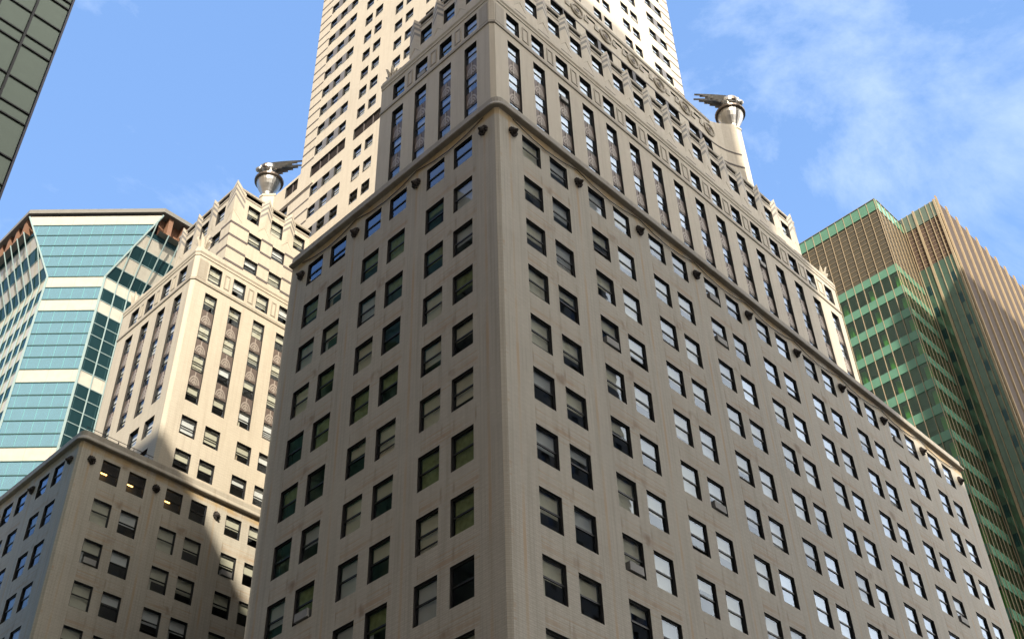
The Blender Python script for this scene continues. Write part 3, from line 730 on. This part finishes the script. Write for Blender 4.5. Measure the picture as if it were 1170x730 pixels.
# south face of the shaft
colS = [31.2,33.3,37.4,39.5,43.75,45.8]; bS = [49.9,52.3]; bM = [23.5,25.9]
opsS = [(x-TX0, x-TX0+WT, Z(h-1.95), Z(h)) for h in HU for x in colS+bS+bM] + [(x-TX0, x-TX0+WT, Z(53.1), Z(55.05)) for x in colS+bS+bM]
ft_s.wall(mb, 0, TX1-TX0, Z(50), Z(ZT), opsS, .28, 'tower')
for (a,b,c,d) in opsS: sash(ft_s, a, b, c, d, .28, blindpick('court'), 'sky_pane' if random.random() < .4 else 'pane')
for h in HU+[55.05]:
    for grp in (bS, bM): ft_s.box(bd, grp[0]-TX0+WT, grp[1]-TX0, Z(h-1.95), Z(h), -.02, .01, 'greyband')
    for (za,zb) in ((h-.02,h+.24),(h-2.20,h-1.94)):
        ft_s.box(bd, 53.85-TX0, TX1-TX0+.03, Z(za), Z(zb), -.03, .01, 'band'); ft_s.box(bd, -.03, 23.45-TX0, Z(za), Z(zb), -.03, .01, 'band')
mb.poly([(TX1,TY0,Z(50)),(TX1,TY1,Z(50)),(TX1,TY1,Z(ZT)),(TX1,TY0,Z(ZT))], 'tower'); mb.poly([(TX1,TY1,Z(50)),(TX0,TY1,Z(50)),(TX0,TY1,Z(ZT)),(TX1,TY1,Z(ZT))], 'tower')
mb.poly([(TX0,TY0,Z(ZT)),(TX1,TY0,Z(ZT)),(TX1,TY1,Z(ZT)),(TX0,TY1,Z(ZT))], 'roof')
mb.build('shaft_wall', T)
# swept band that climbs to the north-west pier
mould([(TX0,V1+.0),(TX0,52.5)], [(0,Z(51.5)),(.14,Z(51.6)),(.14,Z(52.0)),(0,Z(52.1))], 'tower', 'string_course')
core.box((TX0+1.5,TY0+1.5,Z(0)),(TX1-1.2,TY1-1.2,Z(ZT-1)), 'room'); core.box((TX0+1.5,TY1,Z(0)),(TX1-1.2,V1-1.2,Z(52)), 'room')
core.build('interior', T)

# ---- windows: the hundred that show largest are parts with sash bars, panes and blinds, the rest one mass
WINS.sort(key=win_size, reverse=True)
for wdw in WINS[:98]:
    fr, pa, bl = MB(), MB(), MB(); win_geo(wdw, fr, pa, bl)
    fo = fr.build('window', T); pa.build('pane', fo)
    if bl.f: bl.build('blind', fo)
al = MB()
for wdw in WINS[98:]: win_geo(wdw, al, al, al)
o = al.build('window', T); o['kind'] = 'stuff'; o['label'] = 'many smaller sash windows higher up and along the facades'


# ================================================================== blue-green glass tower with a flared crown (behind, left)
M['teal'] = coated('teal_glass', (.09,.27,.40), (.50,.82,1.0), .60, .02, .3, (1.7, 0), (.14,.34,.36), .08)
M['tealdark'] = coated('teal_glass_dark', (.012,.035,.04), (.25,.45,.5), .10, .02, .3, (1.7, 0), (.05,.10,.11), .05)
M['panel'] = coated('cream_panel', (.56,.52,.44), (.9,.9,.85), .05, .0, .3, (3.4, 0), (.35,.33,.28), .05)
M['mull'] = flat('pale_mullion', (.24,.33,.33), .7, 0)
M['mulldark'] = flat('teal_mullion_dark', (.03,.09,.09), .4, .3)
M['crown'] = flat('crown_grey', (.20,.19,.17), .7)
M['orange'] = flat('terracotta_column', (.24,.125,.075), .7)
R0, L0, R1, L1 = (16.6,98.4), (10.6,104.4), (21.3,93.7), (6.5,108.5)
zw, zt = 63.8, 77.0
TB = thing('glass_tower', 'blue green glass tower with flared cut corner, cream bands and orange columns under its roof', 'office tower', (16.6,98.4,0))
rowz = [77.0,74.9,72.7,70.45,68.2,65.95,63.8,61.6,59.2,56.9,54.7,52.5,50.3,48.1,45.9,43.5,41.3,39.1,36.9,34.7,32.5,30.2,28.0,25.8]
kinds = ['panel','teal','teal','teal','teal','teal','panel','teal','panel','teal','teal','teal','teal','teal','panel','teal','teal','teal','teal','teal','panel','teal','teal']
while rowz[-1] > -58:
    rowz.append(rowz[-1]-2.22); kinds.append('panel' if len(rowz) % 7 == 3 else 'teal')
def at(z):
    f = max(0.0, (z-zw)/(zt-zw)); lerp = lambda a, b: (a[0]+(b[0]-a[0])*f, a[1]+(b[1]-a[1])*f)
    return lerp(L0, L1), lerp(R0, R1)
wl = MB(); dl = MB()
for i in range(len(rowz)-1):
    zb, z0 = rowz[i+1], rowz[i]
    la, ra = at(z0); lb, rb = at(zb)
    w0 = math.dist(la, ra); w1 = math.dist(lb, rb); o = w1/2; o0 = w0/2
    for side in range(3):
        if side == 0:
            pts = [lb+(Z(zb),), rb+(Z(zb),), ra+(Z(z0),), la+(Z(z0),)]; uv = [(-o,zb),(o,zb),(o0,z0),(-o0,z0)]; mt = kinds[i]
        elif side == 1:
            pts = [rb+(Z(zb),), (60,rb[1],Z(zb)), (60,ra[1],Z(z0)), ra+(Z(z0),)]; uv = [(rb[0],zb),(60,zb),(60,z0),(ra[0],z0)]
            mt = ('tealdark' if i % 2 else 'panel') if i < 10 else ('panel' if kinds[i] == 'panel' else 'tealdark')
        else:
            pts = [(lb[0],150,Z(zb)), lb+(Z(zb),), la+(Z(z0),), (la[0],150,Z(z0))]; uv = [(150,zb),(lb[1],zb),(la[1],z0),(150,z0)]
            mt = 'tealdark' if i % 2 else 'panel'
        if side and i == 0: continue
        if side and i == 1:
            k_ = (73.6-zb)/(z0-zb); lp = lambda a,b: tuple(a[q]+(b[q]-a[q])*k_ for q in range(3)); pts = [pts[0], pts[1], lp(pts[1],pts[2]), lp(pts[0],pts[3])]
        if mt in ('teal','tealdark') and z0 > 15:
            b_ = MB(); b_.poly(pts, mt, uv); b_.build('window_band', TB)
        else: wl.poly(pts, mt, uv)
        # thin dark transom at the foot of each row
        a0, a1 = V(pts[0]), V(pts[1]); nn = (a1-a0).cross(V((0,0,1))).normalized()*.07
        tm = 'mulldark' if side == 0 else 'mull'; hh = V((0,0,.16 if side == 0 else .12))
        dl.poly([a0+nn, a1+nn, a1+nn+hh, a0+nn+hh], tm); dl.poly([a0, a1, a1+nn, a0+nn], tm); dl.poly([a0+nn+hh, a1+nn+hh, a1+hh, a0+hh], tm)
dl.build('transom', TB)
mf = MB()      # pale fins running up the two side walls
def strut(a, b, r, mat, mbb):
    a, b = V(a), V(b); d = (b-a).normalized(); x = d.cross(V((.3,.5,.1))).normalized(); y = d.cross(x)
    ra = [[tuple(p+x*sx*r+y*sy*r) for sx, sy in ((1,1),(-1,1),(-1,-1),(1,-1))] for p in (a,b)]; mbb.loft(ra, mat)
k = 0
for i in range(16):
    x0 = R0[0]+.1+2.05*i; top = V((max(R1[0], x0), R1[1]-.1, Z(73.6))); mid = V((x0, R0[1]-.1, Z(zw)))
    if x0 < R1[0]:            # fins that meet the flared cut edge
        f = (x0-R0[0])/(R1[0]-R0[0]); top = V((x0, R0[1]+(R1[1]-R0[1])*f-.1, Z(zw+(zt-zw)*f)))
    strut(mid, top, .085, 'mull', mf); strut((x0,R0[1]-.1,Z(-50)), mid, .085, 'mull', mf)
for i in range(20):
    y0 = L0[1]+.1+2.05*i; mid = V((L0[0]-.1, y0, Z(zw)))
    if y0 < L1[1]:
        f = (y0-L0[1])/(L1[1]-L0[1]); top = V((L0[0]+(L1[0]-L0[0])*f-.1, y0, Z(zw+(zt-zw)*f)))
    else: top = V((L1[0]-.1, y0, Z(73.6)))
    strut(mid, top, .085, 'mull', mf); strut((L0[0]-.1,y0,Z(-50)), mid, .085, 'mull', mf)
strut(R0+(Z(zw),), R1+(Z(zt),), .12, 'mull', mf); strut(L0+(Z(zw),), L1+(Z(zt),), .12, 'mull', mf)
strut(R0+(Z(-50),), R0+(Z(zw),), .12, 'mull', mf); strut(L0+(Z(-50),), L0+(Z(zw),), .12, 'mull', mf)
mf.build('mullion', TB)
wl.box((24,112,Z(74)),(58,148,Z(77)), 'crown'); wl.poly([(R0[0],150,0),(60,150,0),(60,150,Z(zt)),(R0[0],150,Z(zt))], 'panel'); wl.poly([(60,R1[1],0),(60,150,0),(60,150,Z(zt)),(60,R1[1],Z(zt))], 'panel')
wl.poly([(R1[0]+.3,R1[1]+1.6,Z(73.6)),(60,R1[1]+1.6,Z(73.6)),(60,R1[1]+1.6,Z(77.49)),(R1[0]+.3,R1[1]+1.6,Z(77.49))], 'orange')
wl.poly([(L1[0]+1.6,150,Z(73.6)),(L1[0]+1.6,L1[1]+.3,Z(73.6)),(L1[0]+1.6,L1[1]+.3,Z(77.49)),(L1[0]+1.6,150,Z(77.49))], 'orange')
wl.poly([R1+(Z(73.6),),(60,R1[1],Z(73.6)),(60,R1[1]+1.7,Z(73.6)),(R1[0]+.3,R1[1]+1.7,Z(73.6))], 'crown')
wl.poly([L1+(Z(73.6),),(L1[0],150,Z(73.6)),(L1[0]+1.7,150,Z(73.6)),(L1[0]+1.7,L1[1]+.3,Z(73.6))], 'crown')
wl.build('tower_wall', TB)
for i in range(14):
    c = MB(); x = R1[0]+1.2+2.6*i; c.box((x,R1[1]+.2,Z(73.62)),(x+.75,R1[1]+1.5,Z(77.49)), 'orange'); c.build('column', TB)
    c = MB(); y = L1[1]+1.2+2.6*i; c.box((L1[0]+.2,y,Z(73.62)),(L1[0]+1.5,y+.75,Z(77.49)), 'orange'); c.build('column', TB)
rf = MB(); s2 = .35
pl = [(L1[0]-s2,150),(L1[0]-s2,L1[1]-s2*.4),(R1[0]-s2*.4,R1[1]-s2),(60,R1[1]-s2),(60,150)]
rf.ext(list(pl), Z(77.5), Z(78.3), 'crown'); rf.build('roof', TB)

# ================================================================== green glass block with a brown louvred neighbour (right)
M['greensp'] = coated('green_spandrel', (.12,.27,.185), (.6,.9,.75), .08, .02, .4)
M['greenpane'] = glass('green_window', (.35,.62,.35), .08, 1.3, .03, .4, (.7,1,.85))
M['greendark'] = coated('green_spandrel_dull', (.05,.095,.07), (.6,.8,.7), .10, .02, .4, (1.6, 4.42), (.05,.06,.05), .07)
M['louvre'] = flat('louvre_olive', (.095,.08,.055), .7, 0, .3, .35, .4)
M['louvrebrown'] = flat('louvre_brown', (.115,.078,.060), .7, 0, .3, .35, .4)
M['tanbar'] = flat('tan_mullion', (.40,.31,.20), .5)
M['corr'] = flat('corrugated_grey', (.095,.075,.066), .8, 0, .1)
M['rib'] = flat('tan_rib', (.30,.225,.14), .8, 0, .1)
M['lime'] = flat('interior_lime', (.33,.52,.15), .8)
M['crown_glass'] = coated('parapet_glass', (.13,.17,.135), (.7,.85,.75), .12, .02, .4)
GX, GY, BX, BY = 100.0, 12.94, 108.25, 6.49
GB = thing('office_block', 'green glass office tower with brown louvred top and tan ribbed street side', 'office tower', (GX,BY,0))
fg = Face((GX,44.0),(0,-1),(-1,0)); LG = 44.0-GY
fg2 = Face((GX,GY),(1,0),(0,-1))
fb = Face((BX,GY),(0,-1),(-1,0)); LB = GY-BY
fb2 = Face((BX,BY),(1,0),(0,-1))
wm = MB(); gm = MB()
ZR = 77.6
for f, L in ((fg, LG), (fg2, BX-GX)):
    f.quad(wm, 0, L, Z(75.4), Z(ZR), 0, 'greensp'); f.quad(wm, 0, L, Z(63.3), Z(75.4), .12, 'louvre')
    f.quad(wm, 0, L, Z(75.38), Z(75.4), .06, 'tanbar')
z = 63.3; fl_i = 0
while z > -55:
    for f, L in ((fg, LG), (fg2, BX-GX)):
        f.box(wm, 0, L, Z(z-1.5), Z(z), -.02, .10, 'greensp')
        if z-4.42 > -10:
            b_ = MB(); f.quad(b_, 0, L, Z(z-4.42), Z(z-1.5), .08, 'greenpane'); b_.build('window_band', GB)
        else: f.quad(wm, 0, L, Z(z-4.42), Z(z-1.5), .08, 'greendark')
    # lit interior columns behind the glass
    for q in (.6, 5.2, 9.8, 14.4, 19.0, 23.6): wm.box((GX+1.0,GY+q,Z(z-4.4)),(GX+1.8,GY+q+.62,Z(z-1.4)), 'lime')
    wm.box((GX+.15,GY+.15,Z(z-1.45)),(BX-.1,44,Z(z-.1)), 'louvre'); z -= 4.42
wm.box((GX+3.2,GY+2.6,0),(BX-.3,43.8,Z(77)), 'room')
n = int(LG/1.455)+1
for i in range(n):
    u = LG-.15-1.455*i; fg.box(gm, u-.045, u+.045, Z(-55), Z(ZR), -.09, .02, 'tanbar')
for i in range(7): fg2.box(gm, .3+1.3*i-.04, .3+1.3*i+.04, Z(-55), Z(ZR), -.09, .02, 'tanbar')
gm.build('mullion', GB)
lb = MB()
for i in range(12):
    zz = 64.2+.97*i
    for f, L in ((fg, LG), (fg2, BX-GX)): f.box(lb, 0, L, Z(zz-.03), Z(zz+.03), .06, .12, 'tanbar')
lb.build('louvre', GB)
fg.box(wm, 0, LG, Z(ZR), Z(ZR+.12), -.1, .5, 'crown'); fg2.box(wm, .5, BX-GX, Z(ZR), Z(ZR+.12), -.1, .5, 'crown')
wm.poly([(GX,GY,Z(ZR-.3)),(BX,GY,Z(ZR-.3)),(BX,44,Z(ZR-.3)),(GX,44,Z(ZR-.3))], 'roof')
wm.build('green_wall', GB)
# louvred brown part
bw = MB(); ZB = 78.75
fb.quad(bw, 0, LB, Z(75.5), Z(ZB), 0, 'crown_glass'); fb.quad(bw, 0, LB, Z(66.8), Z(75.5), .12, 'louvrebrown')
fb.quad(bw, 0, LB, Z(-60), Z(66.8), 0, 'greendark')
fb2.quad(bw, 0, 60, Z(-60), Z(ZB), 0, 'corr')
bw.poly([(BX,BY,Z(ZB-.1)),(170,BY,Z(ZB-.1)),(170,44,Z(ZB-.1)),(BX,44,Z(ZB-.1))], 'roof'); bw.poly([(BX,44,0),(BX,GY,0),(BX,GY,Z(ZB)),(BX,44,Z(ZB))], 'corr')
bw.poly([(168.25,BY,0),(168.25,44,0),(168.25,44,Z(ZB)),(168.25,BY,Z(ZB))], 'corr'); bw.poly([(168.25,44,0),(BX,44,0),(BX,44,Z(ZB)),(168.25,44,Z(ZB))], 'corr')
bw.build('brown_wall', GB)
lb = MB()
for i in range(10):
    zz = 67.5+.86*i; fb.box(lb, 0, LB, Z(zz-.035), Z(zz+.035), .06, .12, 'tanbar')
lb.build('louvre', GB)
gm = MB()
for u in (LB-4.0+.0,): pass
for yb, r_ in ((10.5,.16),(6.75,.16),(12.6,.05),(11.6,.05),(9.4,.05),(8.3,.05),(7.5,.05)):
    u = GY-yb; fb.box(gm, u-r_, u+r_, Z(-60), Z(ZB+.05), -(.1+r_), .02, 'tanbar')
gm.build('mullion', GB)
for i in range(26):              # small square windows stepping down between the mullions
    zz = 63.6-4.42*i
    for ya in (7.6, 11.7):
        b_ = MB(); u = GY-ya; o_ = 0 if ya < 10 else -.3
        fb.box(b_, u-.75, u+.05, Z(zz-1.9+o_), Z(zz+o_), -.015, .05, 'tealdark')
        if i < 17: b_.build('window', GB)
for i in range(18):
    b_ = MB(); u = .1+3.35*i
    pts = [(u-.02,0),(u+.10,-.2),(u+.55,-.2),(u+.67,0)]
    lo = [fb2.p(a,Z(-60),b) for a,b in pts]; hi = [fb2.p(a,Z(ZB+.9),b) for a,b in pts]
    b_.loft([lo,hi], 'rib'); b_.build('rib', GB)

# ================================================================== dark panelled building close by (top left)
M['darkpanel'] = coated('grey_green_panel', (.085,.105,.085), (.6,.7,.62), .0, .01, .3)
M['joint'] = flat('joint_black', (.015,.016,.016), .6)
M['edge'] = flat('corner_trim_blue', (.03,.03,.07), .5)
M['mottled'] = coated('green_glass_mottled', (.10,.16,.09), (.5,.7,.5), .10, .12, .25, (2.4, 3.75), (.02,.03,.02), .15)
DX, DY = -20.05, 27.3
DB = thing('panelled_building', 'dark grey green panelled building edge with black joints, nearest to the viewer', 'office building', (DX,DY,0))
fd = Face((-60,DY),(1,0),(0,-1)); LD = DX+60
d = MB(); fd.quad(d, 0, LD, 0, Z(31), .05, 'darkpanel'); d.poly([(DX,DY,0),(DX,70,0),(DX,70,Z(31)),(DX,DY,Z(31))], 'mottled', [(0,0),(43,0),(43,95),(0,95)])
d.poly([(-60,DY,Z(31)),(DX,DY,Z(31)),(DX,70,Z(31)),(-60,70,Z(31))], 'roof'); d.poly([(-60,70,0),(-60,DY,0),(-60,DY,Z(31)),(-60,70,Z(31))], 'darkpanel'); d.poly([(DX,70,0),(-60,70,0),(-60,70,Z(31)),(DX,70,Z(31))], 'darkpanel')
d.build('panel_wall', DB)
j = MB()
for b0 in range(-9, 6):
    base = 16.9+7.55*b0
    for off in (0,-2.62,-3.85,-7.55+.0):
        if off == -7.55: continue
        zz = base+off
        if -60 < zz < 30.5: fd.box(j, 0, LD-.12, Z(zz-.06), Z(zz+.06), -.06, .06, 'joint')
    zz = base+2.85
    if -60 < zz < 30.5 and b0 >= 0: fd.box(j, 0, LD-.12, Z(zz-.06), Z(zz+.06), -.06, .06, 'joint')
for i in range(15):
    u = LD-2.48-2.45*i
    fd.box(j, u-.09, u+.09, 0, Z(31), -.10, -.061, 'joint')
j.build('joint', DB)
e = MB(); e.box((DX-.12,DY-.14,0),(DX+.03,DY+.2,Z(31.05)), 'edge'); e.build('corner_trim', DB)

# ================================================================== buildings across the streets, outside the picture: they throw the shade and show in the glass
M['far_stone'] = stone('far_stone', (.36,.32,.26), 0, 1.0)
M['far_brick'] = stone('far_brick', (.28,.20,.15), 0, 1.0)
M['far_glass'] = coated('far_window', (.03,.035,.04), (.7,.75,.8), .06)
def city_building(name, label, x0, x1, y0, y1, h, mat, tiers=()):
    t = thing(name, label, 'office tower', (x0,y0,0)); mb = MB(); ww = MB()
    for o, u, n, L in (((x1,y0),(0,1),(1,0),y1-y0), ((x1,y1),(-1,0),(0,1),x1-x0)):
        f = Face(o, u, n); k = int((L-1.5)/3.3); ops = []
        for i in range(k):
            for q in range(int((h-8)/4)): ops.append((1.4+3.3*i, 3.0+3.3*i, 6+4*q, 8.2+4*q))
        f.wall(mb, 0, L, 0, h, ops, .3, mat); f.quad(ww, .5, L-.5, 5, h-1, .3, 'far_glass')
    mb.poly([(x0,y1,0),(x0,y0,0),(x0,y0,h),(x0,y1,h)], mat); mb.poly([(x0,y0,0),(x1,y0,0),(x1,y0,h),(x0,y0,h)], mat); mb.poly([(x0,y0,h),(x1,y0,h),(x1,y1,h),(x0,y1,h)], 'roof')
    for (yy0, ha, hb) in tiers: mb.box((x0,yy0,ha),(x1,y1,hb), mat)
    mb.build('wall', t); o = ww.build('window', t); o['kind'] = 'stuff'
city_building('stone_tower', 'slender stone office tower standing across the corner, tallest of those over the street', -52.2, -20, -89.4, -62, Z(125), 'far_stone', ((-85.6,Z(125),Z(133)),(-81.25,Z(133),Z(146.6))))
city_building('brick_tower', 'red brown brick office tower beside the slender stone tower', -75.6, -53, -100, -72, Z(132), 'far_brick')
city_building('brick_building', 'long red brown brick building across the avenue from the wing', -100, -72.3, -65, -17, Z(99.8), 'far_brick')
city_building('stone_building', 'broad stone office building across the cross street', 0, 38.5, -90, -60, Z(55.9), 'far_stone')
city_building('slab_tower', 'stone slab tower across the cross street, beside the broad stone building', 39, 92, -100, -60, Z(126), 'far_stone')
